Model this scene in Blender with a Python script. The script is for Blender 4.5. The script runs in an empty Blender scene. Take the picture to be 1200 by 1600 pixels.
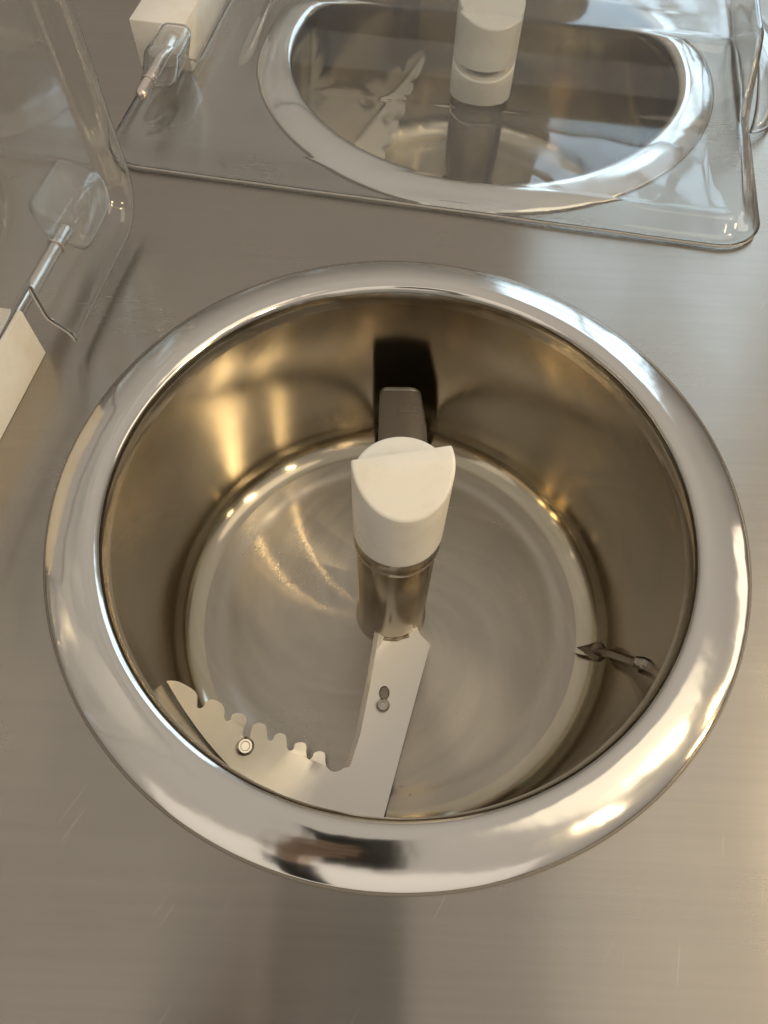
import bpy, bmesh, math, random
from mathutils import Vector, Matrix

random.seed(4)
scene = bpy.context.scene
C = scene.collection
R = math.radians

# ------------------------------------------------------------------ camera
CAM = Vector((-0.0082, -0.1844, 0.3286))
TH, ROLL = 0.5013, 0.0448
fw = Vector((0, math.sin(TH), -math.cos(TH)))
up0 = Vector((0, math.cos(TH), math.sin(TH)))
rt0 = Vector((1, 0, 0))
rt = rt0 * math.cos(ROLL) + up0 * math.sin(ROLL)
up = -rt0 * math.sin(ROLL) + up0 * math.cos(ROLL)
cd = bpy.data.cameras.new('camera')
cam = bpy.data.objects.new('camera', cd)
C.objects.link(cam)
cd.sensor_fit = 'VERTICAL'
cd.sensor_height = 32.0
cd.sensor_width = 24.0
cd.lens = 1119.1 / 1600 * 32.0
cd.clip_start = 0.0005
cd.clip_end = 50
cam.matrix_world = Matrix((
    (rt.x, up.x, -fw.x, CAM.x),
    (rt.y, up.y, -fw.y, CAM.y),
    (rt.z, up.z, -fw.z, CAM.z),
    (0, 0, 0, 1)))
scene.camera = cam

# ------------------------------------------------------------------ light
w = bpy.data.worlds.new('World')
scene.world = w
w.use_nodes = True
nt = w.node_tree
nt.nodes.clear()
bg = nt.nodes.new('ShaderNodeBackground')
wo = nt.nodes.new('ShaderNodeOutputWorld')
tc = nt.nodes.new('ShaderNodeTexCoord')
sx = nt.nodes.new('ShaderNodeSeparateXYZ')
cr = nt.nodes.new('ShaderNodeValToRGB')
nt.links.new(tc.outputs['Generated'], sx.inputs[0])
nt.links.new(sx.outputs['Z'], cr.inputs[0])
nt.links.new(cr.outputs[0], bg.inputs[0])
nt.links.new(bg.outputs[0], wo.inputs[0])
e = cr.color_ramp.elements
e[0].position, e[0].color = 0.0, (0.055, 0.047, 0.038, 1)
e[1].position, e[1].color = 0.9, (0.36, 0.325, 0.28, 1)
x = e.new(0.30); x.color = (0.19, 0.168, 0.142, 1)
x = e.new(0.52); x.color = (0.285, 0.254, 0.216, 1)
bg.inputs[1].default_value = 1.2

def area(name, loc, target, sx_, sy_, power, col):
    l = bpy.data.lights.new(name, 'AREA')
    l.shape = 'RECTANGLE'
    l.size, l.size_y = sx_, sy_
    l.energy = power
    l.color = col
    o = bpy.data.objects.new(name, l)
    C.objects.link(o)
    o.location = loc
    d = Vector(target) - Vector(loc)
    o.rotation_euler = d.to_track_quat('-Z', 'Y').to_euler()
    return o

# daylight window, two columns of three panes, to the back right
WC = Vector((0.90, 1.90, 1.05))
wdir = (Vector((0, 0.1, 0.0)) - WC).normalized()
wr = wdir.cross(Vector((0, 0, 1))).normalized()
for i in (-0.5, 0.5):
    for j in (-1, 0, 1):
        p = WC + wr * (i * 0.48) + Vector((0, 0, j * 0.52))
        area('window_pane_light', p, p + Vector((wdir.x, wdir.y, 0)), 0.43, 0.46, 1.1, (0.60, 0.82, 1.0))
# warm ceiling lamps above and to the right
for px, py, pw in ((1.00, -0.70, 1.9), (1.20, -0.26, 4.2)):
    area('ceiling_lamp_light', (px, py, 1.28), (0, 0, 0), 0.016, 0.26, pw, (1.0, 0.78, 0.46))
# low warm lamps on the right
area('side_lamp_light', (1.5, -0.42, 0.52), (0, 0, 0), 0.10, 0.16, 1.8, (1.0, 0.72, 0.36))
area('side_lamp_light', (1.45, -0.20, 0.70), (0, 0, 0), 0.06, 0.20, 1.3, (1.0, 0.72, 0.36))
area('rim_fill_light', (1.7, 0.25, 0.62), (0, 0, 0.05), 0.9, 0.45, 1.6, (1.0, 0.86, 0.66))  # added warm fill for the reflection on the right rim
area('counter_fill_light', (1.02, -0.12, 1.75), (0.1, -0.1, 0), 0.95, 1.2, 2.1, (1.0, 0.85, 0.62)).data.shape = 'ELLIPSE'  # added warm fill to brighten the counter at lower right
# added broad soft fill behind the camera, brightens the cap front
area('rear_fill_light', (-0.4, -2.1, 1.35), (0, 0, 0), 3.6, 2.2, 8.5, (1.0, 0.91, 0.79))

vs = scene.view_settings
vs.view_transform = 'Standard'
vs.look = 'None'
vs.exposure = 0.42
vs.gamma = 1.0
scene.cycles.use_denoising = True
scene.cycles.max_bounces = 16
scene.cycles.glossy_bounces = 10
scene.cycles.transmission_bounces = 12
scene.cycles.transparent_max_bounces = 12
scene.cycles.caustics_reflective = True
scene.cycles.caustics_refractive = True
scene.cycles.sample_clamp_indirect = 12.0
scene.cycles.blur_glossy = 0.3

# ------------------------------------------------------------------ helpers
def obj(name, me, mat=None, parent=None, smooth=True, angle=None):
    if isinstance(me, bmesh.types.BMesh):
        bm = me
        bmesh.ops.recalc_face_normals(bm, faces=bm.faces)
        me = bpy.data.meshes.new(name)
        bm.to_mesh(me)
        bm.free()
    if mat:
        me.materials.clear()
        me.materials.append(mat)
    for p in me.polygons:
        p.use_smooth = smooth
    if smooth and angle:
        me.set_sharp_from_angle(angle=R(angle))
    o = bpy.data.objects.new(name, me)
    C.objects.link(o)
    if parent:
        o.parent = parent
    return o

def empty(name, loc, label, cat, group=None, rot=(0, 0, 0)):
    o = bpy.data.objects.new(name, None)
    o.empty_display_size = 0.02
    C.objects.link(o)
    o.location = loc
    o.rotation_euler = rot
    o['label'] = label
    o['category'] = cat
    if group:
        o['group'] = group
    return o

def copy_child(o, parent):
    c = o.copy()
    C.objects.link(c)
    c.parent = parent
    return c

def lathe(profile, n=192, closed_center=False):
    bm = bmesh.new()
    rings = []
    for (r, z) in profile:
        if r < 1e-6:
            rings.append([bm.verts.new((0, 0, z))])
        else:
            rings.append([bm.verts.new((r * math.cos(2 * math.pi * k / n), r * math.sin(2 * math.pi * k / n), z)) for k in range(n)])
    for a, b in zip(rings, rings[1:]):
        for k in range(n):
            k2 = (k + 1) % n
            if len(a) == 1:
                bm.faces.new((a[0], b[k], b[k2]))
            elif len(b) == 1:
                bm.faces.new((a[k], b[0], a[k2]))
            else:
                bm.faces.new((a[k], a[k2], b[k2], b[k]))
    return bm

def catmull(pts, sub=6):
    out = []
    n = len(pts)
    for i in range(n - 1):
        p0 = Vector(pts[max(i - 1, 0)]); p1 = Vector(pts[i]); p2 = Vector(pts[i + 1]); p3 = Vector(pts[min(i + 2, n - 1)])
        for s in range(sub):
            t = s / sub
            out.append(tuple(0.5 * ((2 * p1) + (p2 - p0) * t + (2 * p0 - 5 * p1 + 4 * p2 - p3) * t * t + (3 * p1 - p0 - 3 * p2 + p3) * t ** 3)))
    out.append(tuple(pts[-1]))
    return out

def tube(path, radii, n=24):
    bm = bmesh.new()
    P = [Vector(p) for p in path]
    rings = []
    for i, p in enumerate(P):
        t = (P[min(i + 1, len(P) - 1)] - P[max(i - 1, 0)]).normalized()
        a = t.cross(Vector((0, 0, 1)))
        if a.length < 1e-3:
            a = t.cross(Vector((1, 0, 0)))
        a.normalize()
        b = t.cross(a)
        r = radii[i] if isinstance(radii, (list, tuple)) else radii
        rings.append([bm.verts.new(p + (a * math.cos(2 * math.pi * k / n) + b * math.sin(2 * math.pi * k / n)) * r) for k in range(n)])
    for a, b in zip(rings, rings[1:]):
        for k in range(n):
            bm.faces.new((a[k], a[(k + 1) % n], b[(k + 1) % n], b[k]))
    bm.faces.new(rings[0]); bm.faces.new(rings[-1])
    return bm

def rounded_box(sx_, sy_, sz_, rad, seg=4, loc=(0, 0, 0)):
    bm = bmesh.new()
    bmesh.ops.create_cube(bm, size=1.0)
    bmesh.ops.scale(bm, vec=(sx_, sy_, sz_), verts=bm.verts)
    bmesh.ops.bevel(bm, geom=bm.edges[:], offset=rad, segments=seg, profile=0.5, affect='EDGES')
    bmesh.ops.translate(bm, vec=loc, verts=bm.verts)
    return bm

def smoothstep(a, b, v):
    t = max(0.0, min(1.0, (v - a) / (b - a)))
    return t * t * (3 - 2 * t)

# ------------------------------------------------------------------ materials
def N(nt, typ, **kw):
    n = nt.nodes.new(typ)
    for k, v in kw.items():
        setattr(n, k, v)
    return n

def steel(name, base, rough, rvar=0.06, aniso=0.0, mode='xy', grain=1.0, bump=0.02, smudge=0.25, wav=0.0, wear=False, metal=1.0, swirl=0.0):
    m = bpy.data.materials.new(name)
    m.use_nodes = True
    nt = m.node_tree
    L = nt.links.new
    b = nt.nodes['Principled BSDF']
    b.inputs['Metallic'].default_value = metal
    b.inputs['Base Color'].default_value = (*base, 1)
    tc = N(nt, 'ShaderNodeTexCoord')
    # soft smudges
    n1 = N(nt, 'ShaderNodeTexNoise'); n1.inputs['Scale'].default_value = 14; n1.inputs['Detail'].default_value = 5
    L(tc.outputs['Object'], n1.inputs['Vector'])
    # brushing grain
    n2 = N(nt, 'ShaderNodeTexNoise'); n2.inputs['Detail'].default_value = 3; n2.inputs['Scale'].default_value = 1.0
    if mode == 'xy':
        mp = N(nt, 'ShaderNodeMapping'); mp.inputs['Scale'].default_value = (14 * grain, 800 * grain, 20)
        L(tc.outputs['Object'], mp.inputs['Vector']); L(mp.outputs[0], n2.inputs['Vector'])
    else:
        sp = N(nt, 'ShaderNodeSeparateXYZ'); L(tc.outputs['Object'], sp.inputs[0])
        cb = N(nt, 'ShaderNodeCombineXYZ'); L(sp.outputs[0], cb.inputs[0]); L(sp.outputs[1], cb.inputs[1])
        ln = N(nt, 'ShaderNodeVectorMath', operation='LENGTH'); L(cb.outputs[0], ln.inputs[0])
        at = N(nt, 'ShaderNodeMath', operation='ARCTAN2'); L(sp.outputs[1], at.inputs[0]); L(sp.outputs[0], at.inputs[1])
        c2 = N(nt, 'ShaderNodeCombineXYZ')
        k1 = N(nt, 'ShaderNodeMath', operation='MULTIPLY'); k1.inputs[1].default_value = 1300 * grain; L(ln.outputs['Value'], k1.inputs[0])
        k2 = N(nt, 'ShaderNodeMath', operation='MULTIPLY'); k2.inputs[1].default_value = 3.0; L(at.outputs[0], k2.inputs[0])
        k3 = N(nt, 'ShaderNodeMath', operation='MULTIPLY'); k3.inputs[1].default_value = 1300 * grain; L(sp.outputs[2], k3.inputs[0])
        L(k1.outputs[0], c2.inputs[0]); L(k2.outputs[0], c2.inputs[1]); L(k3.outputs[0], c2.inputs[2])
        L(c2.outputs[0], n2.inputs['Vector'])
    # roughness
    r1 = N(nt, 'ShaderNodeMapRange'); r1.inputs[1].default_value = 0.3; r1.inputs[2].default_value = 0.7
    r1.inputs[3].default_value = rough - rvar; r1.inputs[4].default_value = rough + rvar
    L(n1.outputs['Fac'], r1.inputs[0])
    r2 = N(nt, 'ShaderNodeMath', operation='MULTIPLY_ADD'); r2.inputs[1].default_value = rvar * 1.2; 
    L(n2.outputs['Fac'], r2.inputs[0]); L(r1.outputs[0], r2.inputs[2])
    L(r2.outputs[0], b.inputs['Roughness'])
    # slight tone variation
    mx = N(nt, 'ShaderNodeMix', data_type='RGBA')
    mx.inputs['A'].default_value = (*[c * (1 - smudge * 0.5) for c in base], 1)
    mx.inputs['B'].default_value = (*[min(1, c * (1 + smudge * 0.4)) for c in base], 1)
    f = N(nt, 'ShaderNodeMath', operation='MULTIPLY_ADD'); f.inputs[1].default_value = 0.22
    n3 = N(nt, 'ShaderNodeTexNoise'); n3.inputs['Scale'].default_value = 6; n3.inputs['Detail'].default_value = 6; n3.inputs['Roughness'].default_value = 0.65
    L(tc.outputs['Object'], n3.inputs['Vector'])
    h = N(nt, 'ShaderNodeMath', operation='MULTIPLY'); h.inputs[1].default_value = 0.78; L(n3.outputs['Fac'], h.inputs[0])
    L(n2.outputs['Fac'], f.inputs[0]); L(h.outputs[0], f.inputs[2])
    L(f.outputs[0], mx.inputs['Factor'])
    L(mx.outputs['Result'], b.inputs['Base Color'])
    if wear:
        mg = N(nt, 'ShaderNodeMapping'); mg.inputs['Scale'].default_value = (2.2, 240, 1)
        L(tc.outputs['Object'], mg.inputs['Vector'])
        ng = N(nt, 'ShaderNodeTexNoise'); ng.inputs['Scale'].default_value = 1.0; ng.inputs['Detail'].default_value = 4; ng.inputs['Roughness'].default_value = 0.7
        L(mg.outputs[0], ng.inputs['Vector'])
        fg = N(nt, 'ShaderNodeMath', operation='MULTIPLY_ADD'); fg.inputs[1].default_value = 0.55; fg.inputs[2].default_value = -0.275
        L(ng.outputs['Fac'], fg.inputs[0])
        fs = N(nt, 'ShaderNodeMath', operation='ADD'); L(f.outputs[0], fs.inputs[0]); L(fg.outputs[0], fs.inputs[1])
        L(fs.outputs[0], mx.inputs['Factor'])
        # sparse hairline scratches, two directions, and a few dark specks
        prev = mx.outputs['Result']
        for (rz, sc, th, amt) in ((R(28), (330, 9.0, 1), 0.745, 0.15), (R(14), (420, 14.0, 1), 0.75, 0.12)):
            m0 = N(nt, 'ShaderNodeMapping'); m0.inputs['Rotation'].default_value = (0, 0, rz)
            m1 = N(nt, 'ShaderNodeMapping'); m1.inputs['Scale'].default_value = sc
            ns = N(nt, 'ShaderNodeTexNoise'); ns.inputs['Scale'].default_value = 2.0; ns.inputs['Detail'].default_value = 1.0
            L(tc.outputs['Object'], m0.inputs['Vector']); L(m0.outputs[0], m1.inputs['Vector']); L(m1.outputs[0], ns.inputs['Vector'])
            mr = N(nt, 'ShaderNodeMapRange'); mr.inputs[1].default_value = th; mr.inputs[2].default_value = th + 0.03
            mr.inputs[3].default_value = 0.0; mr.inputs[4].default_value = amt
            L(ns.outputs['Fac'], mr.inputs[0])
            k = N(nt, 'ShaderNodeMix', data_type='RGBA'); k.inputs['B'].default_value = (0.86, 0.80, 0.72, 1)
            L(mr.outputs[0], k.inputs['Factor']); L(prev, k.inputs['A']); prev = k.outputs['Result']
        vo = N(nt, 'ShaderNodeTexVoronoi'); vo.inputs['Scale'].default_value = 14
        L(tc.outputs['Object'], vo.inputs['Vector'])
        mr = N(nt, 'ShaderNodeMapRange'); mr.inputs[1].default_value = 0.012; mr.inputs[2].default_value = 0.020
        mr.inputs[3].default_value = 0.65; mr.inputs[4].default_value = 0.0
        L(vo.outputs['Distance'], mr.inputs[0])
        k = N(nt, 'ShaderNodeMix', data_type='RGBA'); k.inputs['B'].default_value = (0.12, 0.10, 0.08, 1)
        L(mr.outputs[0], k.inputs['Factor']); L(prev, k.inputs['A'])
        L(k.outputs['Result'], b.inputs['Base Color'])
    if swirl > 0:
        # wiping swirls and dried specks, in polar coordinates
        prev = mx.outputs['Result']
        c3 = N(nt, 'ShaderNodeCombineXYZ')
        q1 = N(nt, 'ShaderNodeMath', operation='MULTIPLY_ADD'); q1.inputs[1].default_value = 70; L(ln.outputs['Value'], q1.inputs[0])
        q0 = N(nt, 'ShaderNodeMath', operation='MULTIPLY'); q0.inputs[1].default_value = 2.2; L(at.outputs[0], q0.inputs[0]); L(q0.outputs[0], q1.inputs[2])
        q3 = N(nt, 'ShaderNodeMath', operation='MULTIPLY'); q3.inputs[1].default_value = 34; L(sp.outputs[2], q3.inputs[0])
        L(q1.outputs[0], c3.inputs[0]); L(at.outputs[0], c3.inputs[1]); L(q3.outputs[0], c3.inputs[2])
        ns = N(nt, 'ShaderNodeTexNoise'); ns.inputs['Scale'].default_value = 1.0; ns.inputs['Detail'].default_value = 6; ns.inputs['Roughness'].default_value = 0.6
        L(c3.outputs[0], ns.inputs['Vector'])
        mr = N(nt, 'ShaderNodeMapRange'); mr.inputs[1].default_value = 0.42; mr.inputs[2].default_value = 0.72
        mr.inputs[3].default_value = 0.0; mr.inputs[4].default_value = swirl
        L(ns.outputs['Fac'], mr.inputs[0])
        k = N(nt, 'ShaderNodeMix', data_type='RGBA'); k.inputs['B'].default_value = (*[min(1, c * 1.45) for c in base], 1)
        L(mr.outputs[0], k.inputs['Factor']); L(prev, k.inputs['A']); prev = k.outputs['Result']
        ra = N(nt, 'ShaderNodeMath', operation='MULTIPLY_ADD'); ra.inputs[1].default_value = 0.06; L(mr.outputs[0], ra.inputs[0]); L(r2.outputs[0], ra.inputs[2])
        L(ra.outputs[0], b.inputs['Roughness'])
        vo = N(nt, 'ShaderNodeTexVoronoi'); vo.inputs['Scale'].default_value = 42
        L(tc.outputs['Object'], vo.inputs['Vector'])
        mr = N(nt, 'ShaderNodeMapRange'); mr.inputs[1].default_value = 0.025; mr.inputs[2].default_value = 0.045
        mr.inputs[3].default_value = 0.6; mr.inputs[4].default_value = 0.0
        L(vo.outputs['Distance'], mr.inputs[0])
        k = N(nt, 'ShaderNodeMix', data_type='RGBA'); k.inputs['B'].default_value = (0.10, 0.08, 0.06, 1)
        L(mr.outputs[0], k.inputs['Factor']); L(prev, k.inputs['A'])
        L(k.outputs['Result'], b.inputs['Base Color'])
    # bump
    bp = N(nt, 'ShaderNodeBump'); bp.inputs['Strength'].default_value = bump; bp.inputs['Distance'].default_value = 0.001
    L(n2.outputs['Fac'], bp.inputs['Height'])
    if wav > 0:
        n4 = N(nt, 'ShaderNodeTexNoise'); n4.inputs['Scale'].default_value = 26; n4.inputs['Detail'].default_value = 2.5
        L(tc.outputs['Object'], n4.inputs['Vector'])
        b2 = N(nt, 'ShaderNodeBump'); b2.inputs['Strength'].default_value = wav; b2.inputs['Distance'].default_value = 0.004
        L(n4.outputs['Fac'], b2.inputs['Height']); L(bp.outputs[0], b2.inputs['Normal'])
        L(b2.outputs[0], b.inputs['Normal'])
    else:
        L(bp.outputs[0], b.inputs['Normal'])
    if aniso > 0:
        b.inputs['Anisotropic'].default_value = aniso
        b.inputs['Anisotropic Rotation'].default_value = 0.25
        tg = N(nt, 'ShaderNodeTangent')
        if mode == 'xy':
            tg.direction_type = 'UV_MAP'
        else:
            tg.direction_type = 'RADIAL'; tg.axis = 'Z'
        L(tg.outputs[0], b.inputs['Tangent'])
    return m

def plastic(name, col, rough=0.42, sss=0.0):
    m = bpy.data.materials.new(name)
    m.use_nodes = True
    nt = m.node_tree
    b = nt.nodes['Principled BSDF']
    b.inputs['Base Color'].default_value = (*col, 1)
    tc = N(nt, 'ShaderNodeTexCoord')
    n1 = N(nt, 'ShaderNodeTexNoise'); n1.inputs['Scale'].default_value = 90; n1.inputs['Detail'].default_value = 6
    nt.links.new(tc.outputs['Object'], n1.inputs['Vector'])
    r1 = N(nt, 'ShaderNodeMapRange'); r1.inputs[3].default_value = rough - 0.1; r1.inputs[4].default_value = rough + 0.1
    nt.links.new(n1.outputs['Fac'], r1.inputs[0]); nt.links.new(r1.outputs[0], b.inputs['Roughness'])
    bp = N(nt, 'ShaderNodeBump'); bp.inputs['Strength'].default_value = 0.06; bp.inputs['Distance'].default_value = 0.0006
    nt.links.new(n1.outputs['Fac'], bp.inputs['Height']); nt.links.new(bp.outputs[0], b.inputs['Normal'])
    n2 = N(nt, 'ShaderNodeTexNoise'); n2.inputs['Scale'].default_value = 38; n2.inputs['Detail'].default_value = 8; n2.inputs['Roughness'].default_value = 0.7
    nt.links.new(tc.outputs['Object'], n2.inputs['Vector'])
    mr = N(nt, 'ShaderNodeMapRange'); mr.inputs[1].default_value = 0.45; mr.inputs[2].default_value = 0.8
    nt.links.new(n2.outputs['Fac'], mr.inputs[0])
    k = N(nt, 'ShaderNodeMix', data_type='RGBA')
    k.inputs['A'].default_value = (*col, 1); k.inputs['B'].default_value = (col[0] * 0.88, col[1] * 0.84, col[2] * 0.76, 1)
    nt.links.new(mr.outputs[0], k.inputs['Factor']); nt.links.new(k.outputs['Result'], b.inputs['Base Color'])
    if sss:
        b.inputs['Subsurface Weight'].default_value = sss
        b.inputs['Subsurface Radius'].default_value = (0.006, 0.005, 0.004)
        b.inputs['Subsurface Scale'].default_value = 1.0
    return m

def clear(name, tint=(0.97, 0.985, 0.985), rough=0.02):
    m = bpy.data.materials.new(name)
    m.use_nodes = True
    nt = m.node_tree
    b = nt.nodes['Principled BSDF']
    b.inputs['Base Color'].default_value = (*tint, 1)
    b.inputs['Transmission Weight'].default_value = 0.985
    b.inputs['IOR'].default_value = 1.46
    tc = N(nt, 'ShaderNodeTexCoord')
    n1 = N(nt, 'ShaderNodeTexNoise'); n1.inputs['Scale'].default_value = 30; n1.inputs['Detail'].default_value = 4
    nt.links.new(tc.outputs['Object'], n1.inputs['Vector'])
    r1 = N(nt, 'ShaderNodeMapRange'); r1.inputs[1].default_value = 0.4; r1.inputs[2].default_value = 0.75
    r1.inputs[3].default_value = rough; r1.inputs[4].default_value = rough + 0.10
    nt.links.new(n1.outputs['Fac'], r1.inputs[0]); nt.links.new(r1.outputs[0], b.inputs['Roughness'])
    return m

def edge_mat():
    m = bpy.data.materials.new('clear_plastic_cut_edge')
    m.use_nodes = True
    b = m.node_tree.nodes['Principled BSDF']
    b.inputs['Base Color'].default_value = (0.86, 0.84, 0.82, 1)
    b.inputs['Transmission Weight'].default_value = 0.35
    b.inputs['Roughness'].default_value = 0.35
    b.inputs['IOR'].default_value = 1.3
    return m

M = {}
M['counter'] = steel('counter_brushed_steel', (0.392, 0.360, 0.318), 0.235, 0.03, aniso=1.0, mode='xy', bump=0.0, smudge=0.34, wear=True)
M['rim'] = steel('polished_rim_steel', (0.68, 0.655, 0.615), 0.115, 0.03, mode='rad', bump=0.003, smudge=0.14, wav=0.20, grain=0.6)
M['bowl'] = steel('bowl_steel', (0.45, 0.402, 0.315), 0.10, 0.015, aniso=1.0, mode='rad', bump=0.0, swirl=0.35, smudge=0.25)
M['floor'] = steel('bowl_floor_steel', (0.425, 0.388, 0.33), 0.24, 0.02, aniso=1.0, mode='rad', bump=0.0, smudge=0.2, grain=0.4, swirl=0.36)
M['column'] = steel('column_steel', (0.60, 0.55, 0.48), 0.20, 0.04, aniso=0.5, mode='rad', bump=0.01, smudge=0.15)
M['blade'] = steel('satin_blade_steel', (0.92, 0.89, 0.84), 0.38, 0.02, mode='xy', bump=0.004, smudge=0.06, grain=0.5, metal=0.3)
M['bolt'] = steel('bolt_steel', (0.55, 0.52, 0.47), 0.22, 0.05, mode='rad', bump=0.02, smudge=0.2)
M['pin'] = steel('hinge_pin_steel', (0.72, 0.66, 0.60), 0.18, 0.05, mode='rad', bump=0.01, smudge=0.1)
M['white'] = plastic('white_plastic', (0.90, 0.875, 0.81), 0.32, 0.35)
M['block'] = plastic('white_block_plastic', (0.84, 0.81, 0.76), 0.45, 0.1)
for k_ in ('white', 'block'):
    pb_ = M[k_].node_tree.nodes['Principled BSDF']
    pb_.inputs['Coat Weight'].default_value = 0.12; pb_.inputs['Coat Roughness'].default_value = 0.18
M['clear'] = clear('clear_plastic')
M['rim_shadow'] = plastic('grey_rim_shadow', (0.20, 0.18, 0.155), 0.35)
M['skin'] = plastic('skin', (0.80, 0.60, 0.48), 0.5, 0.1)
M['sleeve'] = plastic('dark_sleeve', (0.02, 0.02, 0.024), 0.8)
M['edge'] = edge_mat()
M['dark'] = plastic('dark_case', (0.018, 0.018, 0.02), 0.5)
M['paddle'] = steel('paddle_steel', (0.28, 0.26, 0.235), 0.28, 0.03, mode='rad', bump=0.0, metal=0.8)
M['weld'] = steel('weld_bead', (0.42, 0.34, 0.26), 0.35, 0.08, mode='rad', bump=0.3)
M['reflection_dark'] = steel('dark_reflection_steel', (0.30, 0.26, 0.22), 0.25, 0.05, mode='rad', bump=0.01)

YAW = R(-7.7)
def mach(m, n, z=0.0):
    return Vector((m * math.cos(YAW) - n * math.sin(YAW), m * math.sin(YAW) + n * math.cos(YAW), z))
BOWL2 = mach(0.0, 0.414)

# ------------------------------------------------------------------ counter
def counter_mesh():
    bm = bmesh.new()
    def loop(pts):
        vs_ = [bm.verts.new((p[0], p[1], 0)) for p in pts]
        return [bm.edges.new((vs_[i], vs_[(i + 1) % len(vs_)])) for i in range(len(vs_))]
    ed = []
    corners = [mach(-0.8, -0.36), mach(0.9, -0.36), mach(0.9, 1.3), mach(-0.8, 1.3)]
    ed += loop(corners)
    for c in (Vector((0, 0, 0)), BOWL2):
        ed += loop([(c.x + 0.172 * math.cos(2 * math.pi * k / 96), c.y + 0.172 * math.sin(2 * math.pi * k / 96)) for k in range(96)])
    bmesh.ops.triangle_fill(bm, use_beauty=True, edges=ed)
    # drop any fill inside the holes
    kill = [f for f in bm.faces if any((f.calc_center_median().xy - c.xy).length < 0.168 for c in (Vector((0, 0, 0)), BOWL2))]
    bmesh.ops.delete(bm, geom=kill, context='FACES')
    uv = bm.loops.layers.uv.new('UVMap')
    for f in bm.faces:
        for l in f.loops:
            l[uv].uv = (l.vert.co.x, l.vert.co.y)
    for f in bm.faces:
        if f.normal.z < 0:
            f.normal_flip()
    return bm
bmc = counter_mesh()
me = bpy.data.meshes.new('counter'); bmc.to_mesh(me); bmc.free()
counter = obj('counter', me, M['counter'], smooth=False)
counter['kind'] = 'structure'

# ------------------------------------------------------------------ bowls
rim_prof = catmull([(0.1800, -0.001), (0.1803, 0.0008), (0.1795, 0.0018), (0.1760, 0.0034), (0.1700, 0.0052), (0.1640, 0.0063), (0.1590, 0.0066), (0.1552, 0.0056), (0.1528, 0.0030), (0.1516, -0.002), (0.1512, -0.008)], 5)
wall_prof = [(0.1512, -0.008), (0.1510, -0.03), (0.1508, -0.06), (0.1506, -0.09), (0.1504, -0.12), (0.1502, -0.136)]
for k in range(1, 15):
    a = k / 14 * math.pi / 2 * 0.93
    wall_prof.append((0.1302 + 0.020 * math.cos(a), -0.136 - 0.020 * math.sin(a)))
floor_prof = catmull([wall_prof[-1], (0.1275, -0.1566), (0.1235, -0.1572), (0.1190, -0.1584), (0.1150, -0.1588), (0.1100, -0.1588)], 4) + [(0.08, -0.1588), (0.04, -0.1588), (0.0, -0.1588)]

def make_bowl(loc, label):
    t = empty('freezer_bowl', loc, label, 'bowl', 'bowls sunk in the counter')
    return t
bowl1 = make_bowl((0, 0, 0), 'open round steel bowl with polished rim in the foreground, no lid over it')
rim1 = obj('rim', lathe(rim_prof, 256), M['rim'], bowl1)
wall1 = obj('bowl_wall', lathe(wall_prof, 256), M['bowl'], bowl1)
floor1 = obj('bowl_floor', lathe(floor_prof, 256), M['floor'], bowl1)
bowl2 = make_bowl(BOWL2, 'round steel bowl at the back, covered by the closed clear lid')
for o in (rim1, wall1, floor1):
    copy_child(o, bowl2)
rim_shadow1 = obj('rim_shadow', lathe([(0.1798, -0.0005), (0.1798, 0.0010), (0.1806, 0.0011), (0.1813, 0.0006), (0.1815, -0.0005)], 192), M['rim_shadow'], bowl1)  # dark ring added for the slight shadow below the rim edge
copy_child(rim_shadow1, bowl2)

# added dark pointed shape for the blade's reflection in the right wall
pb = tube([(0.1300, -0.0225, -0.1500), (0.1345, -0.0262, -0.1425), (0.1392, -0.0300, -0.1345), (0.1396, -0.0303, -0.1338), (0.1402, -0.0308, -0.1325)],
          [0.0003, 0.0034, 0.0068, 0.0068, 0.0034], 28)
reflection_dark = obj('reflection_tip', pb, M['reflection_dark'], bowl1, angle=35)
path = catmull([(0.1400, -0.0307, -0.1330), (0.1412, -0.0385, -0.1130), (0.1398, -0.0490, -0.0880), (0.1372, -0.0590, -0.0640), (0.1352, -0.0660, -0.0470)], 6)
obj('reflection_stem', tube(path, [0.0030 if i < 18 else 0.0030 + 0.00025 * (i - 18) for i in range(len(path))], 20), M['reflection_dark'], bowl1)
obj('reflection_flange', tube([(0.1300, -0.0638, -0.0462), (0.1330, -0.0652, -0.0460), (0.1335, -0.0655, -0.0460), (0.1362, -0.0668, -0.0460)], [0.0030, 0.0042, 0.0046, 0.0046], 24), M['reflection_dark'], bowl1, angle=40)

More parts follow.
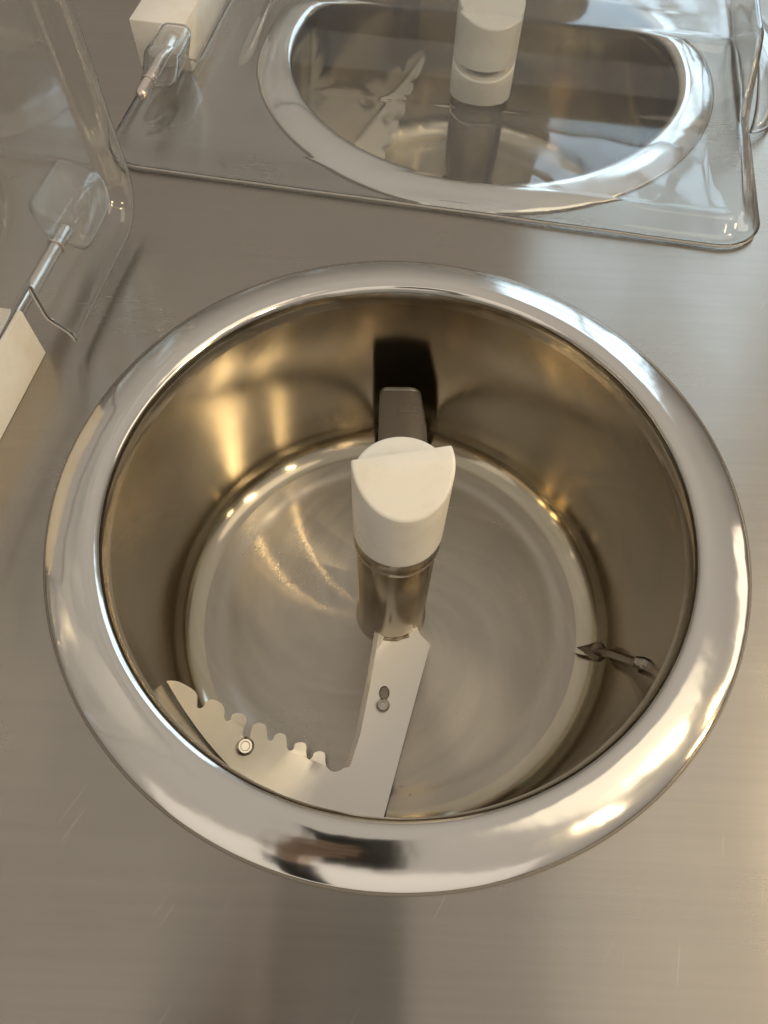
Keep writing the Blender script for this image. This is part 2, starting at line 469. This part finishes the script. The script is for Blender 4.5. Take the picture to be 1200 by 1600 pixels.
# ------------------------------------------------------------------ agitators
def cap_mesh(zb, zflat, zfront, zridge, rr=0.025, ang=R(13), off=0.0045, bv=0.0013):
    """cylinder whose top is a finger wedge: a ridge across it, a slope to the front, a flat step behind"""
    bm = bmesh.new()
    ca, sa = math.cos(ang), math.sin(ang)
    def ztop(x_, y_):
        u = (off - y_) / (off + rr)
        if u >= 0:
            k_ = 0.10 * u + 0.16 * math.sqrt(u * u + 0.02) - 0.16 * 0.1414 + 0.80 * 0.5 * ((u - 0.26) + math.sqrt((u - 0.26) ** 2 + 0.004)) - 0.80 * 0.5 * (-0.26 + math.sqrt(0.0716))
            z = zridge + (zfront - zridge) * min(1.0, k_ * 1.12)
        else:
            z = zridge
        st = (y_ - off) / 0.0014                      # the step behind the ridge
        if st > 0:
            z = zflat + (zridge - zflat) * (1 - smoothstep(0.0, 1.0, st))
        d = max(0.0, rr - math.hypot(x_, y_))
        if d < bv:
            z -= bv - math.sqrt(max(0.0, bv * bv - (bv - d) ** 2))
        return z
    E_ = rr * 0.99999
    ys = [-E_ * math.cos(math.pi * k / 56) for k in range(57)]
    ys = sorted([y for y in ys if abs(y - off - 0.0007) > 0.0022] + [off - 0.0014, off - 0.0008, off - 0.0004] + [off + 0.0014 * k / 8 for k in range(9)] + [off + 0.0018])
    ts = [math.sin(math.pi / 2 * (2 * k / 40 - 1)) for k in range(41)]
    ts = [t * abs(t) ** 0.15 if t else 0.0 for t in ts]
    rows = []
    for y in ys:
        hw = math.sqrt(max(1e-12, rr * rr - y * y))
        rows.append([bm.verts.new((t * hw * ca - y * sa, t * hw * sa + y * ca, ztop(t * hw, y))) for t in ts])
    for a, b in zip(rows, rows[1:]):
        for i in range(40):
            bm.faces.new((a[i], a[i + 1], b[i + 1], b[i]))
    loop = rows[0][:] + [r_[-1] for r_ in rows[1:]] + rows[-1][-2::-1] + [r_[0] for r_ in rows[-2:0:-1]]
    low = [bm.verts.new((v.co.x, v.co.y, zb)) for v in loop]
    for i in range(len(loop)):
        k = (i + 1) % len(loop)
        bm.faces.new((loop[i], loop[k], low[k], low[i]))
    bm.faces.new(low)
    bmesh.ops.remove_doubles(bm, verts=bm.verts, dist=2e-5)
    return bm

BL = [(-0.1302, -0.0829), (-0.1276, -0.08), (-0.1232, -0.0783), (-0.1189, -0.0784), (-0.1122, -0.081), (-0.1117, -0.0847), (-0.1118, -0.0879), (-0.1099, -0.0885), (-0.108, -0.087), (-0.1067, -0.0846), (-0.1034, -0.0831), (-0.0989, -0.0841), (-0.0976, -0.0869), (-0.0979, -0.09), (-0.0965, -0.0923), (-0.0943, -0.0912), (-0.0933, -0.0885), (-0.0903, -0.0871), (-0.0866, -0.0873), (-0.0859, -0.0897), (-0.087, -0.0938), (-0.0877, -0.0978), (-0.0856, -0.0989), (-0.0836, -0.0981), (-0.0832, -0.0957), (-0.0816, -0.0915), (-0.0779, -0.0898), (-0.075, -0.0906), (-0.0742, -0.0942), (-0.0736, -0.0975), (-0.0718, -0.0983), (-0.0704, -0.097), (-0.0695, -0.0948), (-0.067, -0.0932), (-0.0636, -0.0938), (-0.0626, -0.0972), (-0.0621, -0.1007), (-0.0602, -0.1021), (-0.0583, -0.1006), (-0.0578, -0.0979), (-0.0545, -0.0964), (-0.0509, -0.0972), (-0.0505, -0.1013), (-0.0499, -0.1045), (-0.0483, -0.1058), (-0.0466, -0.1042), (-0.0455, -0.1015), (-0.0421, -0.1001), (-0.0389, -0.1014), (-0.0382, -0.1062), (-0.0366, -0.1099), (-0.0325, -0.112), (-0.0278, -0.1106), (-0.0256, -0.1079), (-0.0204, -0.0882), (-0.0155, -0.0551), (-0.01, -0.01)]
def blade_z(x, y):
    ph = math.degrees(math.atan2(y, x))
    t = max(0.0, min(1.0, (-108 - ph) / 45))
    return -0.150 + 0.092 * t ** 1.8
def blade_mesh():
    inner = []
    for p in BL:
        v = Vector(p)
        if v.length > 0.1488:
            v = v.normalized() * 0.1488
        inner.append((v.x, v.y))
    # round the sampled tooth outline a little
    sm = [inner[0]]
    for i in range(1, len(inner) - 4):
        sm.append(tuple(catmull([inner[i - 1], inner[i], inner[i + 1]], 3)[2]) if i > 1 else inner[i])
        sm.append(inner[i])
    inner = [q for q in catmull(inner[:-3], 3)] + inner[-3:]
    outer = [(0.0170, -0.0100), (0.0205, -0.0190), (0.0278, -0.0262), (0.0200, -0.0570), (0.0110, -0.0930), (0.0003, -0.1364), (-0.0030, -0.1488)]
    a1 = math.atan2(-0.1488, -0.0030); a2 = math.atan2(BL[0][1] - 0.001, BL[0][0])
    arc = [(0.1488 * math.cos(a1 + (a2 - a1) * k / 40), 0.1488 * math.sin(a1 + (a2 - a1) * k / 40)) for k in range(1, 41)]
    poly = inner + outer + arc
    bm = bmesh.new()
    vs_ = [bm.verts.new((p[0], p[1], 0)) for p in poly]
    ed = [bm.edges.new((vs_[i], vs_[(i + 1) % len(vs_)])) for i in range(len(vs_))]
    bmesh.ops.triangle_fill(bm, use_beauty=True, edges=ed)
    bmesh.ops.subdivide_edges(bm, edges=[e_ for e_ in bm.edges if e_.calc_length() > 0.012], cuts=3, use_grid_fill=True)
    bmesh.ops.triangulate(bm, faces=bm.faces)
    for v in bm.verts:
        v.co.z = blade_z(v.co.x, v.co.y)
    for f in bm.faces:
        if f.normal.z < 0:
            f.normal_flip()
    r = bmesh.ops.extrude_face_region(bm, geom=bm.faces[:])
    for v in [g for g in r['geom'] if isinstance(g, bmesh.types.BMVert)]:
        v.co.z += 0.0032
        # the arm's left edge is ground to a slope
        if v.co.y > -0.109:
            t_ = (v.co.y + 0.1079) / 0.0979
            if abs(v.co.x - (-0.0256 + 0.0156 * t_)) < 0.0022:
                v.co.x += 0.0034
    return bm

def bolt_mesh(r=0.0052, h=0.0028):
    return lathe([(0, h * 0.8), (r * 0.45, h * 0.8), (r * 0.52, h), (r * 0.72, h), (r, h * 0.45), (r, -0.001)], 32)

def paddle_mesh():
    # upright rounded plate seen from its broad side (x, z), thickness along y
    pts = [(-0.0150, -0.152), (-0.0150, -0.070), (-0.0145, -0.0660), (-0.0130, -0.0635), (-0.0105, -0.0620), (0.0060, -0.0610), (0.0095, -0.0620), (0.0125, -0.0645), (0.0140, -0.0690), (0.0205, -0.1050), (0.0250, -0.152)]
    bm = bmesh.new()
    a = [bm.verts.new((p[0], 0.1250, p[1])) for p in pts]
    b = [bm.verts.new((p[0], 0.1280, p[1])) for p in pts]
    bm.faces.new(a); bm.faces.new(list(reversed(b)))
    for i in range(len(pts)):
        j = (i + 1) % len(pts)
        bm.faces.new((a[i], b[i], b[j], a[j]))
    return bm

def bev(o, wd=0.0012, seg=3, ang=30, clamp=True):
    md = o.modifiers.new('bevel', 'BEVEL')
    md.width = wd; md.segments = seg; md.limit_method = 'ANGLE'; md.angle_limit = R(ang)
    md.harden_normals = False; md.use_clamp_overlap = clamp
    return o

ag1 = empty('scraper_agitator', (0, 0, 0), 'steel column with white wedge-topped cap and toothed scraper blade in the open bowl', 'agitator', 'agitators in the bowls')
col = obj('column', lathe([(0.0, -0.030), (0.0228, -0.030), (0.0232, -0.0305), (0.0232, -0.150), (0.0246, -0.1535), (0.0250, -0.1590)], 96), M['column'], ag1, angle=40)
collar = obj('collar', lathe([(0.0, -0.0235), (0.0236, -0.0235), (0.0241, -0.0240), (0.0241, -0.0335), (0.0247, -0.0345), (0.0247, -0.0385), (0.0240, -0.0395), (0.0226, -0.0398), (0.0, -0.0398)], 96), M['column'], ag1, angle=40)
cap = obj('cap', cap_mesh(-0.0232, 0.028, 0.0275, 0.0435), M['white'], ag1, angle=50)
blade = bev(obj('scraper_blade', blade_mesh(), M['blade'], ag1, angle=40), 0.0005, 2, 50)
b1 = obj('bolt', bolt_mesh(0.0056, 0.0032), M['bolt'], ag1, angle=30)
bx_, by_ = -0.0862, -0.1035
b1.location = (bx_, by_, blade_z(bx_, by_) + 0.0034)
b1.rotation_euler = (R(8), R(18), 0)
b2 = obj('bolt', b1.data, None, ag1)
b2.data = b1.data
b2.location = (-0.0032, -0.0695, -0.1466); b2.scale = (0.8, 0.8, 0.9)
def oval_mesh():
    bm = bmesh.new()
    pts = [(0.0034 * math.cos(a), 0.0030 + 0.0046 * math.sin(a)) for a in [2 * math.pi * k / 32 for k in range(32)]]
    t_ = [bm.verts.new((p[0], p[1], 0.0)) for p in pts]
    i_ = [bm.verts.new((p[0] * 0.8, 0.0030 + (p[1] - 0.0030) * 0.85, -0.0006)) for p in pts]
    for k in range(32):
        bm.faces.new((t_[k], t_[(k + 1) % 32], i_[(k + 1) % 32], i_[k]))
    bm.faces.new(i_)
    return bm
oval = obj('bolt_reflection_oval', oval_mesh(), M['reflection_dark'], ag1, angle=40)  # dark oval added on the arm for the bolt's reflection
oval.location = (-0.0026, -0.0640, -0.1461)
pad = bev(obj('paddle', paddle_mesh(), M['paddle'], ag1, smooth=True, angle=30), 0.0006, 2, 40)
arm2 = bev(obj('paddle_arm', rounded_box(0.034, 0.104, 0.004, 0.0008, 2, (0.003, 0.073, -0.1525)), M['column'], ag1, angle=40), 0.0004, 1, 50)

ag2 = empty('scraper_agitator', BOWL2, 'steel column with white cap, its refracted double and toothed blade under the clear lid', 'agitator', 'agitators in the bowls', (0, 0, R(-105)))
for o in (col, collar, blade, b1, b2, pad, arm2):
    copy_child(o, ag2)
cap_lower = obj('cap_lower', cap_mesh(-0.0232, -0.001, -0.002, 0.0030, ang=R(100)), M['white'], ag2, angle=50)  # the cap itself, cut short below its refracted double
double_spacer = obj('double_spacer', lathe([(0.0, 0.0085), (0.0205, 0.0085), (0.0205, -0.006), (0.0, -0.006)], 64), M['column'], ag2, angle=40)  # added spacer that carries the refracted double
weld = obj('weld', tube(catmull([(-0.0135, -0.0200, -0.1466), (-0.0060, -0.0236, -0.1468), (0.0040, -0.0240, -0.1468), (0.0130, -0.0206, -0.1466)], 8), [0.0009 + 0.0002 * math.sin(i * 0.9) for i in range(25)], 10), M['weld'], ag1)
cap_double = obj('cap', cap_mesh(0.0062, 0.036, 0.0365, 0.0460, ang=R(112)), M['white'], ag2, angle=50)  # added upper cap, shaped for the lid's refracted double of the cap

# ------------------------------------------------------------------ hinge blocks and lids
HM, HZ = -0.230, 0.030        # hinge axis in the machine frame of each bowl
def make_hinge(loc, label):
    t = empty('hinge_block', loc, label, 'hinge block', 'hinge blocks', (0, 0, YAW))
    return t
hb1 = make_hinge((0, 0, 0), 'white plastic hinge block at the left edge, beside the open bowl')
blk = obj('block', rounded_box(0.042, 0.126, 0.0345, 0.0008, 2, (-0.242, 0, 0.01725)), M['block'], hb1, angle=40)
rod_path = [(HM, -0.140, HZ - 0.004), (HM, -0.1385, HZ - 0.004), (HM, -0.136, HZ - 0.004), (HM, 0.136, HZ - 0.004), (HM, 0.1385, HZ - 0.004), (HM, 0.140, HZ - 0.004)]
rod = obj('hinge_pin', tube(rod_path, [0.0012, 0.0032, 0.0042, 0.0042, 0.0032, 0.0012], 24), M['pin'], hb1, angle=50)
clips = []
for s in (-1, 1):
    bmx = bmesh.new()
    ret = bmesh.ops.create_circle(bmx, radius=0.0001, segments=3)
    bmx.free()
    pth = [(HM + 0.0047 * math.cos(a), s * 0.122, HZ - 0.004 + 0.0047 * math.sin(a)) for a in [R(q) for q in range(-60, 241, 15)]]
    clips.append(obj('retaining_clip', tube(pth, 0.0006, 8), M['pin'], hb1))
hb2 = make_hinge(BOWL2, 'white plastic hinge block under the clear lid at the back')
for o in [blk, rod] + clips:
    copy_child(o, hb2)

ML, MR, NF = -0.252, 0.204, 0.183
CRN = 0.030
def lid_height(m, n):
    cm, cn, hm, hn = (ML + MR) / 2, 0.0, (MR - ML) / 2, NF
    dx = abs(m - cm) - (hm - CRN); dy = abs(n - cn) - (hn - CRN)
    sd = math.hypot(max(dx, 0), max(dy, 0)) + min(max(dx, dy), 0) - CRN
    ed_ = -sd
    h = 0.0035 + 0.0105 * smoothstep(0.003, 0.018, ed_)
    hood_n = smoothstep(0.082, 0.036, abs(n + 0.06 * (0.1 - m) * (1 if n < 0 else -1) * 0.6))
    hood_m = smoothstep(0.2035, 0.186, m) * smoothstep(-0.185, -0.150, m)
    h += 0.041 * hood_n * hood_m
    # raised swelling along the right edge of the apron
    h += 0.010 * smoothstep(0.165, 0.188, m) * smoothstep(0.2045, 0.194, m) * smoothstep(0.175, 0.10, abs(n))
    # shallow finger dent near the left front corners
    h -= 0.004 * math.exp(-(((m + 0.222) / 0.010) ** 2 + ((abs(n) - 0.135) / 0.018) ** 2))
    h += 0.00025 * math.sin(m * 61 + n * 23) * math.sin(n * 47 - m * 17) + 0.00006 * math.sin(m * 140 + 1) * math.sin(n * 120)
    return h
def lid_mesh():
    NX, NY = 150, 130
    bm = bmesh.new()
    cm, hm = (ML + MR) / 2, (MR - ML) / 2
    grid = {}
    for i in range(NX + 1):
        for j in range(NY + 1):
            u, v = -1 + 2 * i / NX, -1 + 2 * j / NY
            x_, y_ = u * hm, v * NF
            # pull the corners in to a rounded rectangle
            dx, dy = abs(x_) - (hm - CRN), abs(y_) - (NF - CRN)
            if dx > 0 and dy > 0:
                d = math.hypot(dx, dy); s = max(dx, dy) / d
                x_ = math.copysign(hm - CRN + dx * s, x_); y_ = math.copysign(NF - CRN + dy * s, y_)
            m_ = cm + x_
            grid[i, j] = bm.verts.new((m_ - HM, y_, lid_height(m_, y_) - HZ))
    for i in range(NX):
        for j in range(NY):
            q = [grid[i, j], grid[i + 1, j], grid[i + 1, j + 1], grid[i, j + 1]]
            cx_ = sum(v.co.x for v in q) / 4 + HM; cy_ = sum(v.co.y for v in q) / 4
            if cx_ < -0.212 and abs(cy_) < 0.068:
                continue                      # cut-out for the hinge block
            bm.faces.new(q)
    loose = [v for v in bm.verts if not v.link_faces]
    bmesh.ops.delete(bm, geom=loose, context='VERTS')
    return bm

def make_lid(loc, rot, label):
    return empty('hinged_lid', loc, label, 'lid', 'clear hinged lids', rot)
lid2 = make_lid(BOWL2 + mach(HM, 0, HZ), (0, 0, YAW), 'clear plastic hooded lid lying closed over the back bowl')
sheet = obj('lid_sheet', lid_mesh(), M['clear'], lid2)
sd_ = sheet.modifiers.new('solidify', 'SOLIDIFY'); sd_.thickness = 0.0017; sd_.offset = -1
sheet.data.materials.append(M['edge']); sd_.material_offset_rim = 1

def boss_mesh(n0, n1):
    bm = rounded_box(0.026, abs(n1 - n0), 0.030, 0.008, 5, (0.004, (n0 + n1) / 2, -0.002))
    for v in bm.verts:
        v.co.x += 0.010 * (v.co.z + 0.002) / 0.015 * 0.5
    return bm
def hollow(o, th=0.0018):
    md = o.modifiers.new('solidify', 'SOLIDIFY'); md.thickness = th; md.offset = -1
    return o
boss_f = hollow(obj('hinge_housing', boss_mesh(-0.112, -0.070), M['clear'], lid2, angle=60))
boss_b = hollow(obj('hinge_housing', boss_mesh(0.126, 0.176), M['clear'], lid2, angle=60))

def handle_mesh():
    bm = bmesh.new()
    nu, nv = 40, 14
    rows = []
    for j in range(nv + 1):
        v = j / nv * math.pi / 2
        rows.append([bm.verts.new((MR - HM - 0.002 + 0.030 * math.cos(v) * math.sin(math.pi * i / nu) + 0.0005, 0.022 + 0.082 * math.cos(v) * -math.cos(math.pi * i / nu), 0.006 - HZ + 0.024 * math.sin(v))) for i in range(nu + 1)])
    for a, b in zip(rows, rows[1:]):
        for i in range(nu):
            bm.faces.new((a[i], a[i + 1], b[i + 1], b[i]))
    bmesh.ops.remove_doubles(bm, verts=bm.verts, dist=1e-5)
    return bm
handle = hollow(obj('handle_grip', handle_mesh(), M['clear'], lid2, angle=60), 0.0022)

lid1 = make_lid(mach(HM, 0, HZ), (0, R(-91), YAW), 'clear plastic lid swung open and standing upright at the left edge')
for o in (sheet, boss_f, boss_b, handle):
    copy_child(o, lid1)

# ------------------------------------------------------------------ the phone that takes the picture (seen in reflections)
ph = empty('phone', CAM, 'dark phone held over the bowl, seen only as a dark reflection', 'phone')
ph.rotation_euler = cam.matrix_world.to_euler()
pbm = rounded_box(0.104, 0.165, 0.009, 0.004, 4, (-0.023, -0.068, 0.0062))
obj('case', pbm, M['dark'], ph, angle=40)
lens = lathe([(0.0, 0.0005), (0.006, 0.0005), (0.0065, 0.0), (0.0065, -0.002), (0.0, -0.002)], 32)
lo = obj('lens', lens, M['bolt'], ph, angle=40); lo.location = (-0.018, -0.004, 0.0022)

# the hand that holds it, fingers across the back of the phone, dark sleeve
pe = empty('person', CAM, 'hand in a dark sleeve holding the phone, seen only in reflections', 'person')
pe.rotation_euler = cam.matrix_world.to_euler()
def skin_mesh(name, chains, mat, parent):
    bm = bmesh.new()
    idx = {}
    radii = []
    def vert(p, r):
        key = tuple(round(c, 5) for c in p)
        if key not in idx:
            idx[key] = bm.verts.new(p); radii.append(r)
        return idx[key]
    for ch in chains:
        for (p, r), (q, r2_) in zip(ch, ch[1:]):
            a, b = vert(p, r), vert(q, r2_)
            if not any(e_.other_vert(a) is b for e_ in a.link_edges):
                bm.edges.new((a, b))
    me = bpy.data.meshes.new(name)
    bm.to_mesh(me); bm.free()
    o = bpy.data.objects.new(name, me)
    C.objects.link(o); o.parent = parent
    md = o.modifiers.new('skin', 'SKIN')
    sk = me.skin_vertices[0].data if len(me.skin_vertices) else None
    if sk:
        for v, r in zip(sk, radii):
            v.radius = (r, r)
        sk[0].use_root = True
    sb = o.modifiers.new('sub', 'SUBSURF'); sb.levels = 2; sb.render_levels = 2
    me.materials.append(mat)
    return o
wr_, pc = (-0.118, -0.150, 0.030), (-0.100, -0.105, 0.018)
ch = [[((-0.124, -0.185, 0.036), 0.024), (wr_, 0.021), ((-0.108, -0.128, 0.024), 0.023), (pc, 0.022)]]
for yy, ln_, r_ in ((-0.066, 0.060, 0.0085), (-0.086, 0.066, 0.009), (-0.106, 0.061, 0.0085), (-0.124, 0.048, 0.0075)):
    ch.append([(pc, 0.022), ((-0.092, yy, 0.004), r_ * 1.15), ((-0.080, yy + 0.003, -0.0095), r_), ((-0.080 + ln_ * 0.6, yy + 0.007, -0.0105), r_ * 0.95), ((-0.080 + ln_, yy + 0.010, -0.0095), r_ * 0.8)])
ch.append([((-0.108, -0.128, 0.024), 0.023), ((-0.090, -0.108, 0.030), 0.011), ((-0.072, -0.085, 0.022), 0.0095), ((-0.058, -0.068, 0.0195), 0.008)])
skin_mesh('hand', ch, M['skin'], pe)
obj('sleeve', tube(catmull([(-0.119, -0.160, 0.031), (-0.126, -0.200, 0.038), (-0.140, -0.290, 0.075), (-0.165, -0.400, 0.150), (-0.185, -0.470, 0.230)], 6), [0.030 + 0.0009 * i + 0.0015 * math.sin(i * 1.9) for i in range(25)], 28), M['sleeve'], pe)
